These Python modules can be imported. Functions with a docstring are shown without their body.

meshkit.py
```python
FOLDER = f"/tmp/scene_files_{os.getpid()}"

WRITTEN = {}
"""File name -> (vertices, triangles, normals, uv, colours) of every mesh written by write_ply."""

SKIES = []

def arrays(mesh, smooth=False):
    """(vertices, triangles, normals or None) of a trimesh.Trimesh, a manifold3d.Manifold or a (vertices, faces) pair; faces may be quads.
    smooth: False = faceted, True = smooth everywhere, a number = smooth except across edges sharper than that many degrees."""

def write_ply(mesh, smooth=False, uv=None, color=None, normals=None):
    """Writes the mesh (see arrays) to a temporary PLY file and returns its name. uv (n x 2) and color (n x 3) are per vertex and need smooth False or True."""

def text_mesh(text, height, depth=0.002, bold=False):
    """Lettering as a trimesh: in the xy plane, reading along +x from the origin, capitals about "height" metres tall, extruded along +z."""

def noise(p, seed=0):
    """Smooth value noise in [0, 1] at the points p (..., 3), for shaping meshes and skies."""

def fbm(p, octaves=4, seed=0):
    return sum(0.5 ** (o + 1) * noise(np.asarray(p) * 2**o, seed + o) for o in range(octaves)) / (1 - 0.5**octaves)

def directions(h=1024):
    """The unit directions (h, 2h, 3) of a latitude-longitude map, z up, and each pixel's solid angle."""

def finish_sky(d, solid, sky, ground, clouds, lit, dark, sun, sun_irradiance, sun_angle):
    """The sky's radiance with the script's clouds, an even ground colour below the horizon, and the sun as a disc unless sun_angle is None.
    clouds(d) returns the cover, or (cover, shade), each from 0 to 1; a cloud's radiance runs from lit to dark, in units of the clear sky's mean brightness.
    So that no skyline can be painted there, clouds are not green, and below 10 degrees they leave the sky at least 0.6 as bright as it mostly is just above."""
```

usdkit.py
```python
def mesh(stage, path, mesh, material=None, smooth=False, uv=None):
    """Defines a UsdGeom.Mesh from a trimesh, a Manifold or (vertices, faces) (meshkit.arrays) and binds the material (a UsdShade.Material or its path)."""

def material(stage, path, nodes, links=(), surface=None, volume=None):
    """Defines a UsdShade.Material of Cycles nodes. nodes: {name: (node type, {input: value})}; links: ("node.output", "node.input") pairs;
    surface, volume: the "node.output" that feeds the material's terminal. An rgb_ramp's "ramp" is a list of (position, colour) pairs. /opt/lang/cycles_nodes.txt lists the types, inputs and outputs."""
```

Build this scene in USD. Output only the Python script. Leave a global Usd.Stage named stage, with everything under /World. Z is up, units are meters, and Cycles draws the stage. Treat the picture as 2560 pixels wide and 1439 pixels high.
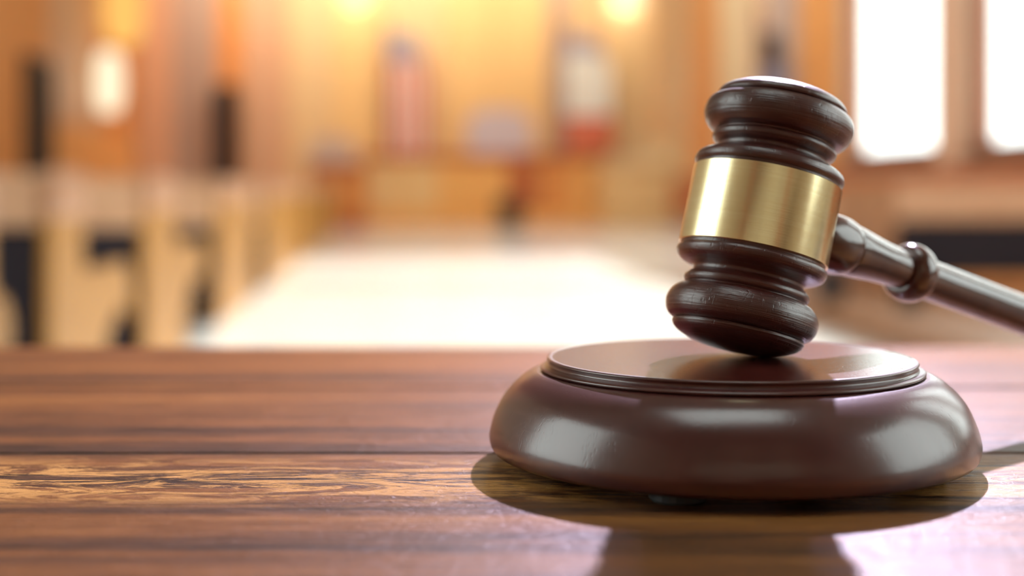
import math, random, colorsys
import numpy as np, trimesh, usdkit
from pxr import Usd, UsdGeom, UsdLux, UsdShade, Gf, Sdf, Vt

stage = Usd.Stage.CreateInMemory()
UsdGeom.SetStageUpAxis(stage, UsdGeom.Tokens.z)
UsdGeom.SetStageMetersPerUnit(stage, 1.0)
UsdGeom.Xform.Define(stage, '/World')
random.seed(4); rng = np.random.default_rng(4)

# ------------------------------------------------------------------ camera, sky, sun, exposure
F = 3550.0                      # focal length in pixels of a 2560 wide frame
HORIZON = 470.0
EYE = 0.813                     # lens height; the table top is at 0.75
TH = math.atan((1280 - 974) / F)    # the camera looks a little to the right of the hall's long axis
cam = UsdGeom.Camera.Define(stage, '/World/camera')
cam.AddTranslateOp().Set(Gf.Vec3d(0, 0, EYE))
cam.AddRotateZOp().Set(-math.degrees(TH))
cam.AddRotateXOp().Set(90.0)
AP = 36.0
cam.CreateHorizontalApertureAttr(AP); cam.CreateVerticalApertureAttr(AP * 1439 / 2560)
cam.CreateFocalLengthAttr(AP * F / 2560)
cam.CreateVerticalApertureOffsetAttr(-AP * (719.5 - HORIZON) / 2560)
cam.CreateFStopAttr(6.5); cam.CreateFocusDistanceAttr(0.302)
cam.CreateClippingRangeAttr(Gf.Vec2f(0.02, 200))
cam.CreateExposureAttr(0.0)

def srgb(r, g, b):
    return tuple(((c / 255 + 0.055) / 1.055) ** 2.4 if c > 10 else c / 255 / 12.92 for c in (r, g, b))

def M(name, nodes, links=(), surface='p.BSDF'):
    return usdkit.material(stage, '/World/Looks/' + name, nodes, links, surface=surface)

dome = UsdLux.DomeLight.Define(stage, '/World/sky')
dome.CreateIntensityAttr(1.0); dome.CreateColorAttr(Gf.Vec3f(1.26, 1.33, 1.31))
sun = UsdLux.DistantLight.Define(stage, '/World/sun')
LAMP = 27000.0                    # the desk lamp
WASH = 215.0                     # the spotlights on the end wall
SUN_EL, SUN_AZ = 33.0, 15.0     # azimuth to the right of the hall's axis
sun.CreateIntensityAttr(15000.0); sun.CreateColorAttr(Gf.Vec3f(0.97, 0.98, 1.0)); sun.CreateAngleAttr(0.9)
sun.AddRotateZOp().Set(-SUN_AZ); sun.AddRotateXOp().Set(-(90 - SUN_EL))

# ------------------------------------------------------------------ helpers
used = {}
def numbered(path):
    if path not in used:
        used[path] = 0; return path
    used[path] += 1
    return '%s_%03d' % (path, used[path])

def tag(p, label=None, cat=None, group=None, kind=None):
    for k, v in (('label', label), ('category', cat), ('group', group), ('kind', kind)):
        if v: p.SetCustomDataByKey(k, v)
    return p

def thing(name, label, cat, loc=(0, 0, 0), rotz=0.0, group=None, matrix=None, kind=None):
    x = UsdGeom.Xform.Define(stage, numbered('/World/' + name))
    if matrix is not None:
        x.AddTransformOp().Set(Gf.Matrix4d(*np.asarray(matrix, float).T.ravel().tolist()))
    else:
        x.AddTranslateOp().Set(Gf.Vec3d(*map(float, loc))); x.AddRotateZOp().Set(math.degrees(rotz))
    return tag(x.GetPrim(), label, cat, group, kind)

def obj(name, mesh, mat, parent=None, smooth=False, label=None, kind=None):
    base = '/World' if parent is None else str(parent.GetPath())
    m = usdkit.mesh(stage, numbered(base + '/' + name), mesh, mat, smooth)
    return tag(m.GetPrim(), label, None, None, kind)

def dup(root, label, loc, rotz=0.0, group=None):
    was = root.GetCustomData()
    r = thing(root.GetName().rstrip('0123456789_') if root.GetName()[-1].isdigit() else root.GetName(), label, was['category'], loc, rotz, group or was.get('group'))
    r.GetReferences().AddInternalReference(root.GetPath()); r.SetInstanceable(True)
    return r

def lathe(profile, n=96):
    """Closed solid of revolution about z; profile = (r, z) from the bottom axis point to the top one."""
    p = np.array(profile, float); a = np.arange(n) * 2 * np.pi / n
    rows = [i for i in range(len(p)) if p[i, 0] > 1e-9]
    V = []; idx = {}
    for i in range(len(p)):
        if p[i, 0] > 1e-9:
            idx[i] = len(V); V += [(p[i, 0] * math.cos(t), p[i, 0] * math.sin(t), p[i, 1]) for t in a]
        else:
            idx[i] = len(V); V.append((0, 0, p[i, 1]))
    Fc = []
    for i in range(len(p) - 1):
        A, B = idx[i], idx[i + 1]
        for k in range(n):
            j = (k + 1) % n
            if p[i, 0] <= 1e-9: Fc.append((A, B + j, B + k))
            elif p[i + 1, 0] <= 1e-9: Fc.append((A + k, A + j, B))
            else: Fc += [(A + k, A + j, B + j), (A + k, B + j, B + k)]
    return trimesh.Trimesh(np.array(V), np.array(Fc), process=False)

def ring(profile, n=96):
    """Closed ring of revolution from a closed (r, z) loop."""
    p = np.array(profile, float); a = np.arange(n) * 2 * np.pi / n; m = len(p)
    V = np.array([(r * math.cos(t), r * math.sin(t), z) for r, z in p for t in a]); Fc = []
    for i in range(m):
        A, B = i * n, ((i + 1) % m) * n
        for k in range(n):
            j = (k + 1) % n
            Fc += [(A + k, A + j, B + j), (A + k, B + j, B + k)]
    return trimesh.Trimesh(V, np.array(Fc), process=False)

def spline(pts, per=5):
    """Catmull-Rom through the points, so that turned profiles are round."""
    p = np.array(pts, float); q = np.vstack([2 * p[0] - p[1], p, 2 * p[-1] - p[-2]]); out = []
    for i in range(1, len(q) - 2):
        for t in np.arange(per) / per:
            a, b, c, d = q[i - 1:i + 3]
            out.append(0.5 * (2 * b + (c - a) * t + (2 * a - 5 * b + 4 * c - d) * t * t + (3 * b - a - 3 * c + d) * t ** 3))
    out.append(p[-1]); out = np.array(out); out[:, 0] = np.maximum(out[:, 0], 0)
    return out

def box(x0, x1, y0, y1, z0, z1, bev=0.0):
    m = trimesh.creation.box([x1 - x0, y1 - y0, z1 - z0])
    m.apply_translation([(x0 + x1) / 2, (y0 + y1) / 2, (z0 + z1) / 2])
    if bev:
        V = []
        for sx, X in ((1, x0), (-1, x1)):
            for sy, Y in ((1, y0), (-1, y1)):
                for sz, Z in ((1, z0), (-1, z1)):
                    V += [(X + sx * bev, Y + sy * bev, Z), (X + sx * bev, Y, Z + sz * bev), (X, Y + sy * bev, Z + sz * bev)]
        m = trimesh.convex.convex_hull(np.array(V))
    return m

def cat(*ms): return trimesh.util.concatenate(list(ms))

def extrude_x(poly_yz, x0, x1):
    """A polygon in the (y, z) plane given thickness along x."""
    from shapely.geometry import Polygon
    m = trimesh.creation.extrude_polygon(Polygon(poly_yz), x1 - x0, engine='earcut')
    v = np.array(m.vertices); m.vertices = np.stack([v[:, 2] + x0, v[:, 0], v[:, 1]], 1)
    return m

def tube(a, b, r0, r1=None, n=16):
    a, b = np.array(a, float), np.array(b, float); r1 = r0 if r1 is None else r1
    L = np.linalg.norm(b - a); m = lathe([(0, 0), (r0, 0), (r1, L), (0, L)], n)
    m.apply_transform(trimesh.geometry.align_vectors([0, 0, 1], (b - a) / L)); m.apply_translation(a)
    return m

ct, st = math.cos(TH), math.sin(TH)
def ray(px, py):
    u, v = (px - 1280) / F, (HORIZON - py) / F
    return np.array([u * ct + st, -u * st + ct, v])
def atY(px, py, Y):
    r = ray(px, py); return np.array([0, 0, EYE]) + r * (Y / r[1])
def atX(px, py, X):
    r = ray(px, py); return np.array([0, 0, EYE]) + r * (X / r[0])
def desk(x, y, z):
    """A point of the table's own frame (x along the boards, y away from the lens) in the hall."""
    return np.array([x * ct + y * st, -x * st + y * ct, z])

# ------------------------------------------------------------------ materials
def wood(name, dark, light, rough=0.45, scale=(1.5, 1.5, 12), bump=0.0, coat=0.0):
    n = {'t': ('texture_coordinate', {}), 'm': ('mapping', {'scale': scale}), 'n': ('noise_texture', {'scale': 3.0, 'detail': 4.0, 'roughness': 0.6, 'distortion': 0.6}),
         'r': ('rgb_ramp', {'ramp': [(0.3, dark), (0.7, light)]}), 'p': ('principled_bsdf', {'roughness': rough, 'specular_ior_level': 0.25, 'coat_weight': coat, 'coat_roughness': 0.15})}
    return M(name, n, [('t.object', 'm.vector'), ('m.vector', 'n.vector'), ('n.fac', 'r.fac'), ('r.color', 'p.base_color')])

def plain(name, col, rough=0.5, metallic=0.0, **kw):
    n = {'t': ('texture_coordinate', {}), 'n': ('noise_texture', {'scale': 9.0, 'detail': 3.0}), 'r': ('rgb_ramp', {'ramp': [(0.25, tuple(c * 0.9 for c in col)), (0.75, col)]}),
         'p': ('principled_bsdf', {'roughness': rough, 'metallic': metallic, **kw})}
    return M(name, n, [('t.object', 'n.vector'), ('n.fac', 'r.fac'), ('r.color', 'p.base_color')])

def lamp_mat(name, col, strength):
    return M(name, {'e': ('emission', {'color': col, 'strength': strength})}, surface='e.emission')

# dark lacquered, turned wood of the gavel: rings left by the lathe and open pores
def turned(name, c0, c1, rough, ringscale, bumpd, pore=0.35, coat=1.0, cr=0.19, spec=0.18):
    n = {'t': ('texture_coordinate', {}),
         'm': ('mapping', {'scale': (40, 40, ringscale)}), 'n': ('noise_texture', {'scale': 1.0, 'detail': 4.0, 'roughness': 0.65}),
         'm2': ('mapping', {'scale': (1300, 1300, 420)}), 'n2': ('noise_texture', {'scale': 1.0, 'detail': 2.0, 'roughness': 0.5}),
         'r2': ('rgb_ramp', {'ramp': [(0.28, (0, 0, 0)), (0.42, (1, 1, 1))]}),
         'mx': ('mix_float', {'fac': pore}),
         'm3': ('mapping', {'scale': (60, 60, 25)}), 'n3': ('noise_texture', {'scale': 1.0, 'detail': 5.0, 'distortion': 0.8}),
         'r': ('rgb_ramp', {'ramp': [(0.3, c0), (0.72, c1)]}),
         'b': ('bump', {'strength': 1.0, 'distance': bumpd}),
         'p': ('principled_bsdf', {'roughness': rough, 'specular_ior_level': spec, 'coat_weight': coat, 'coat_ior': 1.68, 'coat_roughness': cr})}
    return M(name, n, [('t.object', 'm.vector'), ('m.vector', 'n.vector'), ('t.object', 'm2.vector'), ('m2.vector', 'n2.vector'), ('n2.fac', 'r2.fac'),
                       ('n.fac', 'mx.a'), ('r2.color', 'mx.b'), ('t.object', 'm3.vector'), ('m3.vector', 'n3.vector'), ('n3.fac', 'r.fac'), ('r.color', 'p.base_color'),
                       ('mx.result', 'b.height'), ('b.normal', 'p.normal'), ('b.normal', 'p.coat_normal')])
gavel_wood = turned('gavel_wood', (0.036, 0.007, 0.006), (0.080, 0.016, 0.012), 0.45, 1900, 0.00021, 0.16, 1.0, 0.25)
handle_wood = turned('handle_wood', (0.045, 0.016, 0.011), (0.085, 0.030, 0.020), 0.2, 300, 0.00006, 0.2, 1.0, 0.14)
block_wood = turned('block_wood', (0.050, 0.008, 0.006), (0.072, 0.013, 0.010), 0.5, 120, 0.00005, 0.2, 1.0, 0.23)
plate_wood = turned('plate_wood', (0.052, 0.010, 0.008), (0.075, 0.016, 0.012), 0.21, 120, 0.00005, 0.4, 0.0, 0.2, 0.36)
black_ring = plain('black_groove', (0.006, 0.004, 0.004), 0.5)
rubber = plain('foot_rubber', (0.05, 0.055, 0.06), 0.55)
brass = M('brushed_brass', {
    't': ('texture_coordinate', {}), 'm': ('mapping', {'scale': (60, 60, 9000)}), 'n': ('noise_texture', {'scale': 1.0, 'detail': 3.0}),
    'm2': ('mapping', {'scale': (25, 25, 2500)}), 'n2': ('noise_texture', {'scale': 1.0, 'detail': 3.0}),
    'r': ('rgb_ramp', {'ramp': [(0.3, srgb(244, 228, 178)), (0.7, srgb(250, 238, 192))]}),
    'b': ('bump', {'strength': 0.35, 'distance': 0.000012}), 'tg': ('tangent', {'direction_type': 'radial', 'axis': 'z'}),
    'p': ('principled_bsdf', {'metallic': 1.0, 'roughness': 0.2, 'anisotropic': 0.5})},
    [('t.object', 'm.vector'), ('m.vector', 'n.vector'), ('n.fac', 'b.height'), ('t.object', 'm2.vector'), ('m2.vector', 'n2.vector'), ('n2.fac', 'r.fac'), ('r.color', 'p.base_color'), ('b.normal', 'p.normal'), ('tg.tangent', 'p.tangent')])

def table_wood(name, seed, worn=None):
    """Stained boards: long streaks, pores, cross flecks; worn = (y, width) of a strip where the stain is rubbed down to the golden wood."""
    d = (seed * 1.37, seed * 0.71, seed * 0.3)
    n = {'t': ('texture_coordinate', {}),
         'm': ('mapping', {'scale': (4, 150, 40), 'location': d}), 'n': ('noise_texture', {'scale': 1.0, 'detail': 6.0, 'roughness': 0.62, 'distortion': 0.7}),
         'm2': ('mapping', {'scale': (3.0, 45, 10), 'location': d}), 'n2': ('noise_texture', {'scale': 1.0, 'detail': 3.0, 'distortion': 0.5}),
         'm3': ('mapping', {'scale': (70, 1100, 200), 'location': d}), 'n3': ('noise_texture', {'scale': 1.0, 'detail': 3.0, 'roughness': 0.65, 'distortion': 0.5}),
         'm4': ('mapping', {'scale': (260, 420, 200), 'location': d, 'rotation': (0, 0, 0.5)}), 'n4': ('noise_texture', {'scale': 1.0, 'detail': 4.0, 'roughness': 0.7, 'distortion': 1.0}),
         'mx': ('mix_float', {'fac': 0.5}), 'mc': ('mix_float', {'fac': 0.28}),
         'r': ('rgb_ramp', {'ramp': [(0.38, (0.014, 0.008, 0.005)), (0.45, (0.052, 0.021, 0.008)), (0.53, (0.150, 0.053, 0.012)), (0.60, (0.230, 0.090, 0.018)), (0.68, (0.36, 0.17, 0.040))]}),
         'mb': ('mix_float', {'fac': 0.55}), 'md': ('mix_float', {'fac': 0.35}),
         'b': ('bump', {'strength': 1.0, 'distance': 0.0010}),
         'rr': ('map_range', {'from_min': 0.3, 'from_max': 0.7, 'to_min': 0.37, 'to_max': 0.52}),
         'p': ('principled_bsdf', {'roughness': 0.3, 'specular_ior_level': 0.38})}
    L = [('t.object', 'm.vector'), ('m.vector', 'n.vector'), ('t.object', 'm2.vector'), ('m2.vector', 'n2.vector'), ('t.object', 'm3.vector'), ('m3.vector', 'n3.vector'), ('t.object', 'm4.vector'), ('m4.vector', 'n4.vector'),
         ('n.fac', 'mx.a'), ('n2.fac', 'mx.b'), ('mx.result', 'mc.a'), ('n3.fac', 'mc.b'), ('mc.result', 'r.fac'),
         ('n.fac', 'mb.a'), ('n3.fac', 'mb.b'), ('mb.result', 'md.a'), ('n4.fac', 'md.b'), ('md.result', 'b.height'), ('b.normal', 'p.normal'), ('n3.fac', 'rr.value'), ('rr.result', 'p.roughness')]
    if worn is None:
        L += [('r.color', 'p.base_color')]
    else:
        n |= {'sp': ('separate_xyz', {}), 'dy': ('math', {'math_type': 'subtract', 'value2': worn[0]}), 'ab': ('math', {'math_type': 'absolute'}),
              'st': ('map_range', {'range_type': 'smoothstep', 'from_min': worn[1] * 0.35, 'from_max': worn[1], 'to_min': 1.0, 'to_max': 0.0}),
              'm5': ('mapping', {'scale': (24, 100, 40), 'location': d}), 'n5': ('noise_texture', {'scale': 1.0, 'detail': 9.0, 'roughness': 0.78, 'distortion': 1.6}),
              'r5': ('rgb_ramp', {'ramp': [(0.47, (0, 0, 0)), (0.54, (1, 1, 1))]}), 'mu': ('math', {'math_type': 'multiply'}), 'mg': ('mix', {'color2': (0.47, 0.24, 0.065)})}
        L += [('t.object', 'sp.vector'), ('sp.y', 'dy.value1'), ('dy.value', 'ab.value1'), ('ab.value', 'st.value'), ('t.object', 'm5.vector'), ('m5.vector', 'n5.vector'), ('n5.fac', 'r5.fac'),
              ('st.result', 'mu.value1'), ('r5.color', 'mu.value2'), ('mu.value', 'mg.fac'), ('r.color', 'mg.color1'), ('mg.color', 'p.base_color')]
    return M(name, n, L)
table_woods = [table_wood('table_wood_%d' % k, 3.1 * k + 1.7) for k in range(3)]
table_worn = table_wood('table_wood_worn', 5.3, (0.307, 0.030))

oak_lit = wood('oak_pale', srgb(172, 116, 46), srgb(196, 140, 60))
cap_wood = wood('oak_cap', srgb(182, 132, 98), srgb(204, 154, 120), 0.4)
oak_rail = wood('oak_rail', srgb(224, 170, 132), srgb(242, 196, 158), 0.35)
shade_navy = plain('navy_upholstery', srgb(38, 30, 40), 0.8)  # near-black: the shade between the stalls is put into this colour
honey = wood('honey_panel', srgb(238, 196, 136), srgb(250, 214, 158))
tan_panel = wood('tan_panel', srgb(228, 194, 150), srgb(242, 212, 168))
orange_panel = wood('orange_panel', srgb(226, 142, 76), srgb(242, 168, 98))
amber_panel = wood('amber_panel', srgb(246, 170, 100), srgb(254, 190, 120))
brown_panel = wood('brown_panel', srgb(220, 172, 142), srgb(236, 190, 160))
dark_panel = wood('dark_panel', srgb(182, 156, 146), srgb(200, 174, 162))
pale_panel = wood('pale_panel', srgb(236, 206, 158), srgb(246, 222, 180))
red_wood = wood('red_wood', srgb(182, 98, 58), srgb(206, 120, 76))
bench_wood = wood('bench_wood', srgb(248, 178, 98), srgb(254, 200, 126))
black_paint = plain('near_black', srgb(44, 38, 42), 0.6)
plaster = plain('plaster', srgb(206, 184, 160), 0.8)
pale_plaster = plain('pale_plaster', srgb(236, 226, 208), 0.8)
stone_floor = M('pale_polished_floor', {'t': ('texture_coordinate', {}), 'n': ('noise_texture', {'scale': 1.6, 'detail': 5.0}), 'r': ('rgb_ramp', {'ramp': [(0.3, srgb(232, 226, 216)), (0.7, srgb(242, 238, 230))]}),
                                  'p': ('principled_bsdf', {'roughness': 0.16})}, [('t.object', 'n.vector'), ('n.fac', 'r.fac'), ('r.color', 'p.base_color')])
dais_wood = wood('dais_wood', srgb(176, 124, 88), srgb(204, 152, 112), 0.4, (12, 1.5, 2))
rear_panel = wood('rear_panel', srgb(84, 58, 44), srgb(104, 74, 56))
ceiling_wood = wood('ceiling_wood', srgb(112, 96, 82), srgb(132, 114, 98))
window_wood = wood('window_wood', srgb(128, 66, 44), srgb(160, 88, 60))
glass_pane = M('window_glass', {'a': ('transparent_bsdf', {'color': (0.97, 0.99, 0.98)}), 'g': ('glossy_bsdf', {'roughness': 0.02}), 'f': ('fresnel', {'IOR': 1.45}), 'ge': ('geometry', {}), 'k': ('math', {'math_type': 'subtract', 'value1': 1.0}), 'x': ('math', {'math_type': 'multiply'}), 'm': ('mix_closure', {})},
               [('ge.backfacing', 'k.value2'), ('k.value', 'x.value1'), ('f.fac', 'x.value2'), ('x.value', 'm.fac'), ('a.BSDF', 'm.closure1'), ('g.BSDF', 'm.closure2')], surface='m.closure')
chair_leather = plain('chair_leather', srgb(220, 212, 224), 0.4)
dark_leather = plain('dark_leather', srgb(52, 38, 32), 0.4)
pole_metal = plain('flag_pole_wood', srgb(96, 66, 44), 0.4)
gilt = plain('gilt', (0.8, 0.55, 0.2), 0.3, 1.0)
lamp_glow = lamp_mat('warm_lamp_glass', (1.0, 0.80, 0.50), 2.4)
lamp_cream = lamp_mat('cream_lamp_glass', (1.0, 0.84, 0.58), 1.35)
lamp_orange = lamp_mat('amber_lamp_glass', (1.0, 0.52, 0.13), 1.15)
flag_blue = plain('flag_blue', srgb(190, 184, 204), 0.75); flag_white = plain('flag_white', srgb(246, 250, 252), 0.75); flag_red = plain('flag_red', srgb(236, 142, 116), 0.75)
flag_grey = plain('flag_grey', srgb(128, 106, 104), 0.75); clerk_cloth = plain('clerk_chair_cloth', srgb(228, 208, 196), 0.7); column_tan = wood('column_tan', srgb(216, 174, 142), srgb(230, 190, 158))

# ------------------------------------------------------------------ the hall
XL, XR, YB, YR, WH = -6.0, 6.0, 34.0, -8.0, 6.6
fl = obj('floor', box(XL, XR, YR, YB, -0.1, 0.0), stone_floor); tag(fl, kind='structure')

def bay_wall(name, X, t, bays, z0, z1, side):
    """A long wall with tall openings (bays), built as one mesh with real holes."""
    parts = []; lo, hi = (X, X + t) if t > 0 else (X + t, X); y = YR
    for a, b in bays:
        parts += [box(lo, hi, y, a, 0, WH), box(lo, hi, a, b, 0, z0), box(lo, hi, a, b, z1, WH)]; y = b
    parts.append(box(lo, hi, y, YB + 0.3, 0, WH))
    w = obj(name, cat(*parts), plaster); tag(w, kind='structure'); return w
yw = lambda px: float(atX(px, 300, XR)[1])
W1 = (yw(2340), yw(2112)); W2 = (yw(2422) - 3.0, yw(2422))
right_bays = [(-3.0, 2.2), (3.6, 5.6), (6.6, 9.4), W2, W1]
left_bays = [(-0.9, 4.0)]
Z0, Z1 = 1.17, 5.9
wall_right = bay_wall('wall_right', XR, 0.3, right_bays, Z0, Z1, 1)
wall_left = bay_wall('wall_left', XL, -0.3, left_bays, 0.95, Z1, -1)
wall_back = obj('wall_back', box(XL - 0.3, XR + 0.3, YB, YB + 0.3, 0, WH), plaster); tag(wall_back, kind='structure')
wall_rear = obj('wall_rear', box(XL - 0.3, XR + 0.3, YR - 0.3, YR, 0, WH), pale_plaster); tag(wall_rear, kind='structure')
SKX0, SKX1 = 1.59, 5.05                                               # unseen roof openings, placed and sized so the sun whitens the aisle
sky_bays = [(14.2, 22.2), (22.3, 26.6)]
parts = [box(XL - .3, SKX0, YR - .3, YB + .3, WH, WH + .25), box(SKX1, XR + .3, YR - .3, YB + .3, WH, WH + .25)]
REAR = (-0.9, 1.1)                                                # unseen roof opening over the table, added for the sheen on the block
parts = [m for m in parts]
y = REAR[1]
parts[0] = cat(box(XL - .3, -1.6, YR - .3, REAR[1], WH, WH + .25), box(-1.6, SKX0, YR - .3, REAR[0], WH, WH + .25), box(XL - .3, SKX0, REAR[1], YB + .3, WH, WH + .25))
parts[1] = cat(box(1.6, XR + .3, YR - .3, REAR[1], WH, WH + .25), box(SKX0, 1.6, YR - .3, REAR[0], WH, WH + .25), box(SKX1, XR + .3, REAR[1], YB + .3, WH, WH + .25))
for a, b in sky_bays: parts.append(box(SKX0, SKX1, y, a, WH, WH + .25)); y = b
parts.append(box(SKX0, SKX1, y, YB + .3, WH, WH + .25))
cl = obj('ceiling', cat(*parts), ceiling_wood); tag(cl, kind='structure')
obj('roof_pane', box(-1.6, 1.6, REAR[0], REAR[1], WH + .12, WH + .13), glass_pane, cl)
for a, b in sky_bays: obj('roof_pane', box(SKX0, SKX1, a, b, WH + .12, WH + .13), glass_pane, cl)

for i in range(8):  # unseen dark panels, added to darken what the gavel and block reflect
    obj('wainscot_panel', box(XL + i * 1.5 + .03, XL + i * 1.5 + 1.47, YR, YR + .05, .15, 2.9, .015), rear_panel, wall_rear)
    obj('frieze_panel', box(XL + i * 1.5 + .03, XL + i * 1.5 + 1.47, YR, YR + .05, 4.9, 6.4, .015), rear_panel, wall_rear)
for x in (XL + .35, 3.5):  # unseen pilasters, added to reflect as stripes in the brass band
    obj('pilaster', cat(box(x - .32, x + .32, YR, YR + .2, .2, 6.3, .02), box(x - .38, x + .38, YR, YR + .26, 0, .2, .02), box(x - .38, x + .38, YR, YR + .26, 6.3, 6.5, .02)), red_wood, wall_rear)
def window(k, X, t, a, b, z0, z1):
    w = thing('window_%d' % k, None, None, (X + t / 2, (a + b) / 2, z0), kind='structure')
    h, L, e = z1 - z0, (b - a) / 2, 0.12
    obj('window_frame', cat(box(-.06, .06, -L, -L + e, 0, h), box(-.06, .06, L - e, L, 0, h), box(-.06, .06, -L + e, L - e, 0, e), box(-.06, .06, -L + e, L - e, h - e, h)), window_wood, w)
    obj('pane', box(-.004, .004, -L + e, L - e, e, h - e), glass_pane, w)
    s = -1 if t > 0 else 1
    obj('window_sill', box(min(0, s * .26), max(0, s * .26), -L - .1, L + .1, -.06, 0.0), window_wood, w)
k = 0
for a, b in reversed(right_bays): k += 1; window(k, XR, 0.3, a, b, Z0, Z1)
for a, b in reversed(left_bays): k += 1; window(k, XL, -0.3, a, b, 0.95, Z1)

# panelling of the back wall: boards in several wood tones, proud of the plaster
xb = lambda px: float(atY(px, 300, YB)[0]); zb = lambda py: float(EYE + (HORIZON - py) / F * YB / ct)
cuts = [(352, 428, brown_panel), (430, 486, dark_panel), (488, 545, dark_panel), (547, 605, orange_panel), (607, 668, brown_panel), (670, 729, brown_panel), (731, 830, tan_panel), (832, 948, honey), (950, 1100, tan_panel),
        (1102, 1236, honey), (1238, 1370, honey), (1372, 1420, dark_panel), (1422, 1508, tan_panel), (1510, 1596, pale_panel)]
for a, b, m in cuts:
    obj('panel', box(xb(a), xb(b), YB - 0.06, YB, 0.25, 6.3, 0.02), m, wall_back)
obj('baseboard', box(XL, XR, YB - 0.1, YB, 0, 0.24, 0.02), red_wood, wall_back)
for px in (729.5, 1101, 1509):
    obj('pilaster', cat(box(xb(px) - .09, xb(px) + .09, YB - .14, YB, 0.24, 6.2, .02), box(xb(px) - .15, xb(px) + .15, YB - .18, YB, 6.2, 6.4, .02)), tan_panel, wall_back)

# right wall: boards between the end wall and the windows, wainscot below the sills
yr = lambda px: float(atX(px, 300, XR)[1])
for a, b, m in ((1606, 1638, pale_panel), (1640, 1728, tan_panel), (1730, 1800, orange_panel), (1802, 1880, tan_panel), (1882, 1935, brown_panel), (1937, 2000, dark_panel), (2002, 2050, orange_panel), (2052, 2105, orange_panel)):
    obj('panel', box(XR - .05, XR, yr(b), yr(a), 1.05, 6.3, .015), m, wall_right)
yy = YB - .3; 
while yy > 3:
    obj('wainscot_panel', box(XR - .06, XR, yy - 1.5, yy - .04, .2, 1.02, .015), red_wood, wall_right); yy -= 1.5
for a, b in ((W2[1], W1[0]), ):
    obj('pier_panel', box(XR - .05, XR, a + .02, b - .02, 1.05, 6.3, .015), brown_panel, wall_right)
# left wall boards
yl = lambda px: float(atX(px, 300, XL)[1])
for a, b, m in ((-110, -52, brown_panel), (-50, 48, orange_panel), (118, 250, column_tan), (252, 345, orange_panel)):
    obj('panel', box(XL, XL + .05, yl(a), yl(b), .25, 6.3, .015), m, wall_left)
obj('panel', box(XL, XL + .05, yl(51), yl(115), 3.06, 6.3, .015), orange_panel, wall_left)
for q in np.linspace(yl(120), yl(330), 6)[:-1]:
    obj('wainscot_panel', box(XL + .05, XL + .1, q + .02, q + (yl(330) - yl(120)) / 5 - .02, .25, 2.0, .015), amber_panel, wall_left)
# side door in the left wall
d1 = thing('door_1', None, None, (XL, (yl(50) + yl(116)) / 2, 0), kind='structure'); L = (yl(116) - yl(50)) / 2; hd = 3.0
obj('door_frame', cat(box(0, .14, -L, -L + .22, 0, hd), box(0, .14, L - .22, L, 0, hd), box(0, .14, -L + .22, L - .22, hd - .3, hd)), black_paint, d1)
obj('door_leaf', cat(box(.0, .06, -L + .22, L - .22, 0, hd - .3), box(.06, .08, -L + .34, L - .34, .3, 1.2), box(.06, .08, -L + .34, L - .34, 1.4, hd - .5)), black_paint, d1)
obj('door_handle', tube((.1, L - .4, 1.0), (.1, L - .3, 1.0), .02), gilt, d1)

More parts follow.
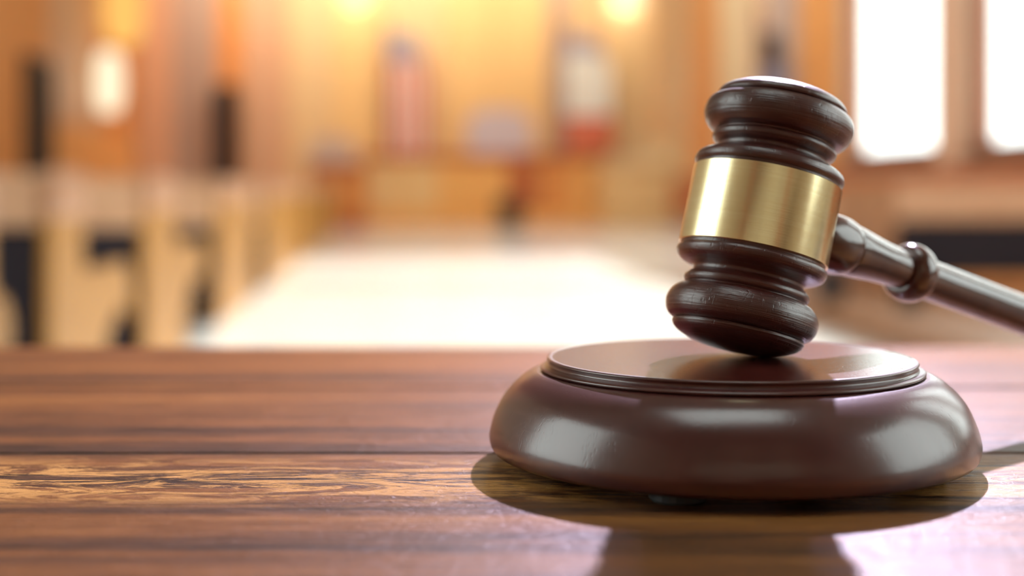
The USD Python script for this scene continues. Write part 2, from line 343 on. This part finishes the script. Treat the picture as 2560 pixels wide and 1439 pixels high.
# ------------------------------------------------------------------ pews left of the aisle
AX = float((ray(480, 860) * (EYE / -ray(480, 860)[2]))[0])                                                        # the line of the bench ends
def pew(y0, y1, y2, zrail, label, x_end=-5.7, ax=AX, s=1, zarm=0.53, mats=(oak_lit, oak_rail, shade_navy)):
    """A stall: y0 back, y1 end of the tall part of the bench end, y2 front of its arm."""
    t = thing('pew', label, 'bench', (ax, y0, 0), group='stalls beside the aisle')
    d1_, d2 = y1 - y0, y2 - y0; ra = min(.16, (d2 - d1_) * .6)
    prof = [(0, 0), (d1_ + (d2 - d1_) * .3, 0), (d1_ + (d2 - d1_) * .32, .12), (d1_ + (d2 - d1_) * .5, .29), (d1_ + (d2 - d1_) * .8, .38)]
    prof += [(d2 - ra + ra * math.cos(q), zarm - ra + ra * math.sin(q)) for q in np.linspace(-.4, math.pi / 2, 8)]
    prof += [(d1_ + .04, zarm), (d1_, zarm + .05), (d1_, .72), (0, .72)]
    x_far = x_end - ax
    for xx in (-.03, x_far):
        obj('bench_end', extrude_x(prof, xx, xx + .03), mats[0], t)
        obj('cap', box(xx - .015, xx + .045, -.01, d1_ + .02, .72, .87, .02), cap_wood, t)
    lo, hi = x_far + .03, -.03
    obj('back', box(lo, hi, .02, .07, .10, zrail), mats[2], t)  # coloured dark so the gaps between stalls look shaded
    obj('top_rail', box(lo, hi, .0, .1, zrail, .86, .015), mats[1], t)
    obj('seat', box(lo, hi, .07, d1_ * .95, .38, .43, .01), mats[1], t)
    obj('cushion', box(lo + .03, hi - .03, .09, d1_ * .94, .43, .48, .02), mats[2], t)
    return t
ya = lambda px: float(atX(px, 300, AX)[1])
Ys = [ya(128), ya(368), ya(548), ya(662)]; Ys += [Ys[3] + 3.2 * k for k in (1, 2, 3, 4)]
zr = [.69, .64, .58, .50, .46, .42, .38, .34]
word = ['nearest', 'second', 'third', 'fourth', 'fifth', 'sixth', 'seventh', 'farthest']
pew(ya(-20) - .8, ya(-20), ya(28), .72, 'blurred pale oak stall cut by the left picture edge, its arm a rounded tan knob')
arm = [(ya(208), ya(330)), (ya(438), ya(510)), (ya(630), ya(638))] + [(y + 2.6, y + 2.9) for y in Ys[3:]]
for i, y0 in enumerate(Ys):
    pew(y0, arm[i][0], arm[i][1], zr[i], 'dark-backed oak bench left of the white aisle, %s in its row' % word[i])

# ------------------------------------------------------------------ right of the aisle: a low oak dais with benches
dais = thing('dais', 'low tan wooden platform right of the white floor, behind the gavel handle', 'platform', (0, 0, 0))
xs = np.linspace(2.66, 5.9, 11)
for a, b in zip(xs[:-1], xs[1:]):
    obj('plank', box(a, b - .008, 5.5, 11.0, 0.0, .10, .004), dais_wood, dais)
obj('step_nosing', box(2.60, 2.66, 5.5, 11.0, 0, .105, .01), dais_wood, dais)
def rbench(y0, y1, y2, zrail, ax, label, z=.107):
    t = thing('jury_bench', label, 'bench', (ax, y0, z), group='benches right of the white floor')
    d1_, d2 = y1 - y0, y2 - y0
    prof = [(0, 0), (d2, 0), (d2, .42), (d2 - .06, .48), (d1_ + .05, .5), (d1_, .56), (d1_, .70), (d1_ - .04, .74), (0.03, .74), (0, .71)]
    for xx in (0, 5.9 - ax - .07):
        obj('bench_end', extrude_x(prof, xx, xx + .07), dais_wood, t)
    lo, hi = .07, 5.83 - ax
    obj('back', box(lo, hi, .02, .07, .10, zrail - .1), shade_navy, t)
    obj('top_rail', box(lo, hi, 0, .1, zrail - .1, .73, .015), oak_rail, t)
    obj('bottom_rail', box(lo, hi, 0, .08, .01, .10, .01), orange_panel, t)
    obj('seat', box(lo, hi, .07, d2 * .85, .34, .39, .01), oak_rail, t)
    return t
rbench(9.3, 10.4, 10.8, .585, 3.32, 'dark-backed bench with pale tan top rail behind the gavel handle at the right edge')
rbench(11.6, 12.6, 13.0, .48, 3.32, 'dark-backed bench mostly hidden by the gavel head, farther than the bench behind the handle', 0)

for px, Y, w_ in ((2078, 8.6, 'left of the bench end'), (2274, 8.2, 'under the gavel handle')):  # added tubs standing in for two unidentified dark patches
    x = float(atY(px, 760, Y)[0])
    t = thing('waste_bin', 'small blurred dark tub added for a dark patch on the low platform, %s' % w_, 'bin', (x, Y, .1065))
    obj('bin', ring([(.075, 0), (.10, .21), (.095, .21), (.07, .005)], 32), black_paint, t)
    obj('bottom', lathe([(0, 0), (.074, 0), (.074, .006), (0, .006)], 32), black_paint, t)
    obj('rim', ring([(.099, .205), (.106, .205), (.106, .22), (.099, .22)], 32), shade_navy, t)

# ------------------------------------------------------------------ judge's end of the hall
def pxbox(px0, px1, pyt, pyb, y0, y1, bev=.02):
    a, b = atY(px0, pyb, y0), atY(px1, pyt, y0)
    return box(a[0], b[0], y0, y1, max(0, min(a[2], b[2])), b[2], bev)
bench = thing('judge_bench', 'large orange wooden judge bench at the far end, between the two flags', 'bench', (0, 0, 0))
yb = 31.0
obj('body', pxbox(915, 1490, 398, 700, yb, yb + 1.0), bench_wood, bench)
obj('bench_top', pxbox(905, 1500, 384, 399, yb - .12, yb + 1.1), red_wood, bench)
obj('base_moulding', pxbox(910, 1495, 531, 700, yb - .08, yb + 1.0), bench_wood, bench)
for a, b, m in ((925, 1005, honey), (1012, 1092, honey), (1100, 1180, bench_wood), (1188, 1262, bench_wood), (1270, 1345, red_wood), (1353, 1420, orange_panel), (1426, 1486, bench_wood)):
    obj('front_panel', pxbox(a, b, 408, 527, yb - .05, yb + .02), m, bench)
desk2 = thing('clerk_desk', 'reddish wooden clerk desk left of the judge bench', 'desk', (0, 0, 0))
obj('body', pxbox(775, 908, 420, 700, 29.6, 30.5), red_wood, desk2)
obj('desk_top', pxbox(765, 914, 408, 421, 29.5, 30.7), red_wood, desk2)
for a, b in ((783, 840), (846, 902)): obj('front_panel', pxbox(a, b, 430, 535, 29.55, 29.62), orange_panel, desk2)
ws = thing('witness_stand', 'yellow-gold wooden witness stand right of the judge bench', 'witness stand', (0, 0, 0))
obj('body', pxbox(1512, 1700, 415, 700, 29.6, 30.7), honey, ws)
obj('top_rail', pxbox(1506, 1706, 400, 416, 29.5, 30.75), pale_panel, ws)
for a, b in ((1518, 1575), (1581, 1638), (1644, 1694)): obj('front_panel', pxbox(a, b, 424, 535, 29.55, 29.62), honey, ws)
obj('screen', pxbox(1600, 1690, 352, 402, 30.0, 30.08), pale_panel, ws)

def chair(name, label, c, w, h0, h1, mat):
    t = thing(name, label, 'chair', c)
    from shapely.geometry import Polygon
    q = np.linspace(0, 2 * math.pi, 28, endpoint=False)
    P_ = [(w / 2 * np.sign(math.cos(a)) * abs(math.cos(a)) ** .6, (h0 + h1) / 2 + (h1 - h0) / 2 * np.sign(math.sin(a)) * abs(math.sin(a)) ** .6) for a in q]
    m = trimesh.creation.extrude_polygon(Polygon(P_), .12, engine='earcut'); v = np.array(m.vertices); m.vertices = np.stack([v[:, 0], v[:, 2], v[:, 1]], 1); m.invert()
    obj('backrest', m, mat, t)
    obj('seat', box(-w / 2, w / 2, -.55, .02, h0 - .12, h0, .03), mat, t)
    for s in (-1, 1): obj('armrest', box(s * w / 2 - .04, s * w / 2 + .04, -.5, .02, h0 + .1, h0 + .18, .02), mat, t)
    obj('stem', tube((0, -.25, .08), (0, -.25, h0 - .1), .04), black_paint, t)
    obj('star_base', cat(*[box(-.03, .03, 0, .32, 0.02, .09).apply_transform(trimesh.transformations.rotation_matrix(a, [0, 0, 1])).apply_translation([0, -.25, 0]) for a in np.arange(5) * 2 * math.pi / 5]), black_paint, t)
    return t
pc = atY(1250, 400, 32.6)
plat = thing('judge_platform', 'raised wooden floor behind the judge bench', 'platform', (0, 0, 0))
obj('deck', box(xb(920), xb(1485), 32.2, 33.0, 0, .6, .02), red_wood, plat)
chair('judge_chair', 'grey-lavender leather chair behind the middle of the judge bench', (pc[0], 32.75, .6), 1.5, .75, 2.05, chair_leather)
pc = atY(1272, 500, 28.6)
chair('clerk_chair', 'beige-grey chair behind the reddish clerk desk', (float(atY(832, 400, 31.6)[0]), 31.6, 0), 1.1, .6, 1.95, clerk_cloth)
chair('reporter_chair', 'dark brown chair on the floor before the judge bench', (pc[0], 28.6, 0), .55, .28, .62, dark_leather)

def flag(name, label, px, Y, py_top, bands, w=.72):
    x = atY(px, 300, Y)[0]; zt = EYE + (HORIZON - py_top) / F * Y
    t = thing(name, label, 'flag', (x, Y, 0), group=None)
    obj('pole', tube((-w * .45, 0, 0.05), (-w * .45, 0, zt + .25), .03), pole_metal, t)
    obj('finial', lathe(spline([(0, 0), (.05, .03), (.06, .1), (.02, .2), (0, .26)], 4), 16).apply_translation([-w * .45, 0, zt + .25]), gilt, t)
    obj('stand', lathe([(0, 0), (.22, 0), (.22, .04), (.08, .08), (.05, .2), (0, .2)], 24).apply_translation([-w * .45, 0, 0]), gilt, t)
    # cloth hanging in folds, each band of colour its own piece
    for (py0, py1, m, f0, f1) in bands:
        z0_, z1_ = EYE + (HORIZON - py0) / F * Y, EYE + (HORIZON - py1) / F * Y
        u = np.linspace(f0, f1, 40); vv = np.linspace(0, 1, 6)
        V = []; th_ = .012
        for side in (-1, 1):
            for q in vv:
                z = z0_ + (z1_ - z0_) * q
                spread = .55 + .45 * min(1, (zt - z) / 1.0 + .1)
                for uu in u: V.append((-w * .42 + w * spread * uu, .10 * math.sin(uu * 24 + 1.2 * q) * (.4 + .6 * uu) + side * th_, z))
        n, r = len(u), len(vv); Fc = []
        for s_ in (0, 1):
            o = s_ * n * r
            for i in range(r - 1):
                for j in range(n - 1):
                    a, b, c, d = o + i * n + j, o + i * n + j + 1, o + (i + 1) * n + j + 1, o + (i + 1) * n + j
                    Fc += [(a, b, c), (a, c, d)] if s_ == 0 else [(a, c, b), (a, d, c)]
        def strip(idx):
            for a, b in zip(idx[:-1], idx[1:]): Fc.extend([(a, a + n * r, b), (b, a + n * r, b + n * r)])
        strip([j for j in range(n)][::-1]); strip([(r - 1) * n + j for j in range(n)]); strip([i * n for i in range(r)]); strip([i * n + n - 1 for i in range(r)][::-1])
        obj('cloth', trimesh.Trimesh(np.array(V), np.array(Fc), process=False), m, t, smooth=60)
    return t
stripes = [(90, 160, flag_blue, 0, .62), (160, 400, flag_red, 0, .1)]
bandsL = [(85, 150, flag_blue, 0, 1)]
ss = np.linspace(0, 1, 8)
for i in range(7): bandsL.append((150, 395, flag_red if i % 2 == 0 else flag_white, ss[i], ss[i + 1]))
flag('flag', 'blue-topped flag with red and white stripes hanging left of the judge bench', 1012, 33.5, 80, bandsL, .95)
flag('flag', 'white, blue and red banded flag hanging right of the judge bench', 1462, 33.5, 80, [(85, 132, flag_blue, 0, 1), (132, 290, flag_white, 0, 1), (290, 375, flag_red, 0, 1)], 1.12)
flag('flag', 'grey-blue furled flag on a dark pole beside the tall windows', 1930, 20.5, 60, [(70, 165, flag_grey, 0, 1), (165, 235, flag_blue, 0, 1), (235, 300, flag_grey, 0, 1)], .42)

# wall lamps
def sconce(label, c, w, h, mat, facing, power=None):
    t = thing('wall_lamp', label, 'lamp', c, facing)
    obj('shade', lathe(spline([(0, 0), (w * .35, .02), (w / 2, h * .3), (w / 2, h * .7), (w * .35, h - .02), (0, h)], 4), 24), mat, t)
    obj('bracket', cat(box(-.05, .05, w * .3, w / 2 + .2, h * .65, h * .72, .01), box(-.1, .1, w / 2 + .16, w / 2 + .2, h * .5, h * .85, .01)), gilt, t)
    if power:
        l = UsdLux.SphereLight.Define(stage, str(t.GetPath()) + '/bulb'); l.CreateRadiusAttr(.09); l.CreateIntensityAttr(power); l.CreateColorAttr(Gf.Vec3f(1.0, .85, .64))
        l.AddTranslateOp().Set(Gf.Vec3d(0, w / 2 + .06, h * .2))
    return t
p = atX(266, 300, XL + .45); sconce('tall cream glowing lamp on the left wall', (XL + .5, p[1], 2.3), .52, 1.2, lamp_cream, math.pi / 2)
p = atX(292, 60, XL + .45); sconce('amber glowing lamp high on the left wall above the cream lamp', (XL + .6, p[1] - .1, 3.75), .8, 1.5, lamp_orange, math.pi / 2)
for px, s in ((892, 'left'), (1572, 'right')):
    p = atY(px, -40, YB - .5); sconce('warm white lamp high on the back wall, %s of the judge bench' % s, (p[0], YB - .5, 5.2), .5, .9, lamp_cream, 0, 60)

for x, w_ in ((-4.2, 'left'), (-1.2, 'middle'), (1.8, 'right')):  # unseen lamps, added so the rear wall reflects brighter in the brass
    t = thing('rear_wall_lamp', 'added black up-and-down lamp on the unseen rear wall behind the table, %s of three' % w_, 'lamp', (x, YR + .34, 3.5))
    obj('shade', ring([(.14, 0), (.15, 0), (.15, .6), (.14, .6)], 32), black_paint, t)
    obj('bracket', box(-.04, .04, -.29, -.15, .26, .34, .005), black_paint, t)
    l = UsdLux.SphereLight.Define(stage, str(t.GetPath()) + '/bulb'); l.CreateRadiusAttr(.06); l.CreateIntensityAttr(3600); l.CreateColorAttr(Gf.Vec3f(1.0, .93, .82)); l.AddTranslateOp().Set(Gf.Vec3d(0, 0, .3))

for i, (x, dy_, rx_) in enumerate(((-4.0, 2.6, 62.0), (-1.35, 2.6, 62.0), (1.3, 2.6, 62.0), (4.0, 2.6, 62.0), (-1.6, 6.8, 50.0), (1.4, 6.8, 50.0))):                         # unseen washers, added to brighten the panelled end wall and the bench front
    t = thing('wall_washer', ('added black ceiling spotlight brightening the back wall, %s of four' % ('leftmost', 'second from left', 'third from left', 'rightmost')[i]) if i < 4 else 'black ceiling spotlight aimed at the judge bench, %s one' % ('left', 'right')[i - 4], 'lamp', (x, YB - dy_, WH - .32))
    obj('housing', cat(box(-.45, .45, -.10, .0, 0, .2, .01), box(-.47, .47, -.1, .14, .2, .215), box(-.47, -.45, -.1, .14, 0, .2), box(.45, .47, -.1, .14, 0, .2)), black_paint, t)
    obj('stem', tube((0, -.02, .21), (0, -.02, .32), .02), black_paint, t)
    l = UsdLux.RectLight.Define(stage, str(t.GetPath()) + '/light'); l.CreateWidthAttr(.84); l.CreateHeightAttr(.16); l.CreateIntensityAttr(WASH); l.CreateColorAttr(Gf.Vec3f(1.0, .84, .60))
    l.AddTranslateOp().Set(Gf.Vec3d(0, .02, .1)); l.AddRotateXOp().Set(rx_)

# tall black cabinet by the back wall
cb = thing('speaker_cabinet', 'narrow black loudspeaker cabinet against the back wall left of the clerk desk', 'loudspeaker', (xb(572), YB - .5, 0))
obj('body', box(-.27, .27, -.2, .2, 0.9, 3.2, .02), black_paint, cb); obj('pedestal', box(-.16, .16, -.15, .15, 0, .9, .02), dark_panel, cb)
obj('grille', box(-.22, .22, -.22, -.2, 1.0, 3.1, .005), shade_navy, cb)

# ------------------------------------------------------------------ the table in front of the lens
TZ = 0.75
DROP = EYE - TZ                                                     # 63 mm
Rz = np.eye(4); Rz[:2, :2] = [[ct, st], [-st, ct]]
mt = Rz.copy(); mt[2, 3] = TZ
table = thing('table', 'dark red-brown plank table with worn glossy varnish under the gavel', 'table', matrix=mt)
edges = [-.30, -.205, -.10, .010, .115, .221, .3385, .450, .566]
for i, (a, b) in enumerate(zip(edges[:-1], edges[1:])):
    g = .0006; dz = [0, .0002, -.0003, .0001, 0, 0, -.0002, 0][i]
    pl = box(-.95, .95, a + g, b - g, -.032, dz, .0014)
    obj('plank', pl, table_worn if i == 5 else table_woods[i % 3], table)
obj('apron', cat(box(-.88, .88, .50, .525, -.13, -.032, .002), box(-.88, .88, -.27, -.245, -.13, -.032, .002)), table_woods[0], table)
for sx in (-1, 1):
    for y in (-.24, .47): obj('leg', box(sx * .85 - .035, sx * .85 + .035, y - .035 + .01, y + .035, -TZ, -.032, .006), table_woods[1], table)

# desk lamp to the right of the view, its head over the far edge of the table: the light that throws the gavel's shadow
LP = np.array([.170, .724, .328])                                   # bulb, in the table's frame, from the lens
lamp = thing('desk_lamp', 'slim black desk lamp standing on the right end of the plank table', 'lamp', matrix=mt)
lz = LP[2] + DROP
obj('base', lathe(spline([(0, 0), (.085, 0), (.09, .006), (.08, .016), (.02, .022), (0, .024)], 3), 48).apply_translation([.62, .40, .0006]), black_paint, lamp)
obj('arm', cat(tube((.62, .40, .025), (.60, .42, lz + .16), .007), tube((.60, .42, lz + .16), (LP[0] + .012, LP[1] + .012, lz + .05), .006)), black_paint, lamp)
sh = ring([(.010, .045), (.016, .045), (.042, -.004), (.040, -.004), (.014, .042), (.010, .042)], 40)
sh.apply_transform(trimesh.geometry.align_vectors([0, 0, -1], np.array([-.10, -.33, -.30]) / np.linalg.norm([.10, .33, .30]))); sh.apply_translation([LP[0], LP[1], lz])
obj('shade', sh, black_paint, lamp)
bulb = UsdLux.SphereLight.Define(stage, str(lamp.GetPath()) + '/bulb'); bulb.CreateRadiusAttr(.006); bulb.CreateIntensityAttr(LAMP); bulb.CreateColorAttr(Gf.Vec3f(.82, .73, 1.0))
bulb.AddTranslateOp().Set(Gf.Vec3d(float(LP[0]), float(LP[1]), float(lz)))

# ------------------------------------------------------------------ sound block
bc = desk(.0501, .3269, TZ)
block = thing('sound_block', 'round dark red-brown lacquered sound block on the plank table under the gavel', 'sound block', bc)
mm = 1e-3
base_p = [(0, 2.6), (50, 2.6)] + [tuple(x) for x in spline([(51.5, 2.6), (53.6, 2.95), (54.8, 3.9), (55.3, 6.0), (55.0, 8.2), (54.0, 11.3), (52.3, 14.8), (50.3, 17.3), (47.9, 19.4), (45.8, 20.6), (44.4, 21.1)], 5)]
base_p += [(43.5, 21.2), (43.0, 21.2), (0, 21.2)]
obj('base', lathe(np.array(base_p) * mm, 160), block_wood, block, smooth=40)
plate_p = [(0, 21.2), (42.9, 21.2)] + [tuple(x) for x in spline([(43.1, 21.25), (43.5, 21.6), (43.45, 22.0), (42.9, 22.3)], 4)] + [tuple(x) for x in spline([(42.3, 22.4), (41.85, 22.7), (41.75, 23.1), (41.9, 23.5), (42.05, 23.8), (41.85, 24.1), (41.4, 24.2)], 4)] + [(40.9, 24.18), (40.7, 24.1), (0, 24.1)]
plate = obj('striking_plate', lathe(np.array(plate_p) * mm, 160), block_wood, block, smooth=40)
obj('striking_face', lathe(np.array([(0, 24.0), (40.7, 24.0), (40.85, 24.18), (0, 24.2)]) * mm, 160), plate_wood, plate, smooth=40, label='matt reddish striking face')
for a in (-2.05, -.6, .9, 2.4):
    obj('rubber_foot', lathe(np.array([(0, 0), (5.5, 0), (6, .5), (6, 2.1), (5.5, 2.6), (0, 2.6)]) * mm, 24).apply_translation([43 * mm * math.cos(a), 43 * mm * math.sin(a), 0]), rubber, block)

# ------------------------------------------------------------------ gavel
mg_ = 1.0247e-3
LEAN, TILT = math.radians(12.8), math.radians(10.0)
ax_ = np.array([math.sin(LEAN) * math.cos(TILT), math.sin(TILT), math.cos(LEAN) * math.cos(TILT)])   # in the camera's frame
e1 = np.cross(ax_, [0, 1, 0]); e1 /= np.linalg.norm(e1); e1 *= np.sign(e1[0]); e2 = np.cross(ax_, e1); e2 *= np.sign(e2[1])
PH = math.radians(32); hd_ = math.cos(PH) * e1 + math.sin(PH) * e2
cap = [(14.6, 26.2), (14.75, 26.6), (14.6, 27.1), (14.1, 27.8), (13.0, 28.6), (10.6, 29.6), (7, 30.4), (3, 30.8), (0, 30.9)]
half = [(16.2, 8.9), (16.2, 9.6)] + [tuple(x) for x in spline([(16.45, 9.65), (16.85, 10.2), (16.85, 11.0), (16.4, 11.9), (15.5, 12.6)], 4)]
half += [tuple(x) for x in spline([(14.6, 12.95), (13.3, 13.35), (12.5, 13.9), (12.45, 14.6), (12.75, 15.0)], 4)]
half += [(13.1, 15.15)] + [tuple(x) for x in spline([(13.45, 15.5), (13.95, 16.1), (14.1, 16.8), (13.8, 17.4)], 4)] + [(13.4, 17.7), (13.5, 17.95)]
half += [tuple(x) for x in spline([(14.0, 18.1), (15.2, 18.7), (16.3, 19.9), (16.9, 21.4), (17.0, 22.6), (16.7, 24.0), (16.0, 25.1), (14.9, 25.85)], 5)]
half += [(14.35, 26.0)] + [tuple(x) for x in spline(cap, 4)]
low = half[::-1]; head_p = np.array([(r, -z) for r, z in low] + half) * mg_
zmin = lambda C: min(C[2] - z * 1.0 * ax_[2] * -1 - r * math.sqrt(1 - ax_[2] ** 2) for r, z in head_p)
Zc = .305
while True:
    C = np.array([(1900 - 1280) / F * Zc, Zc, (HORIZON - 542) / F * Zc])
    if zmin(C) <= -(DROP - .0242) or Zc > .35: break
    Zc += .00005
print('gavel centre depth', Zc)
R = np.eye(4); yy_ = np.cross(ax_, hd_); R[:3, 0], R[:3, 1], R[:3, 2] = hd_, yy_, ax_
Cw = desk(C[0], C[1], C[2] + EYE)
mg = Rz @ R; mg[:3, 3] = Cw
gavel = thing('gavel', 'dark brown turned wooden gavel with wide brass band leaning on the sound block', 'gavel', matrix=mg)
obj('head', lathe(head_p, 192), gavel_wood, gavel, smooth=30)
obj('band', ring(np.array([(16.0, -8.9), (16.6, -8.9), (16.75, -8.75), (16.75, 8.75), (16.6, 8.9), (16.0, 8.9)]) * mg_, 256), brass, gavel, smooth=30, label='brushed brass band')
hp = [(0, 15.0), (5.6, 15.0)] + [tuple(x) for x in spline([(5.9, 16.5), (6.5, 19), (6.95, 22.5), (6.95, 25.5), (6.6, 27.4)], 5)] + [(6.15, 27.9)]
hp += [tuple(x) for x in spline([(6.25, 28.3), (6.1, 31), (5.55, 36), (5.05, 41), (4.85, 45.5), (4.8, 47.3)], 5)]
col = [tuple(x) for x in spline([(4.9, 47.4), (6.0, 47.8), (6.95, 49.2), (7.25, 51.0), (6.95, 52.9), (6.1, 54.3), (5.0, 54.8)], 5)]
hp2 = [(0, 54.0)] + [tuple(x) for x in spline([(4.95, 54.0), (4.95, 60), (5.05, 90), (5.3, 120), (5.6, 150), (6.1, 160), (7.0, 166), (7.1, 171), (6, 176), (3, 178.4), (0, 178.8)], 6)]
rot = trimesh.transformations.rotation_matrix(math.pi / 2, [0, 1, 0])
hnd = obj('handle', cat(lathe(np.array(hp + [(0, 47.4)]) * mg_, 96), lathe(np.array(hp2) * mg_, 96)).apply_transform(rot), handle_wood, gavel, smooth=35)
obj('collar', lathe(np.array([(0, 47.2)] + col + [(0, 54.9)]) * mg_, 96).apply_transform(rot), handle_wood, hnd, smooth=35)
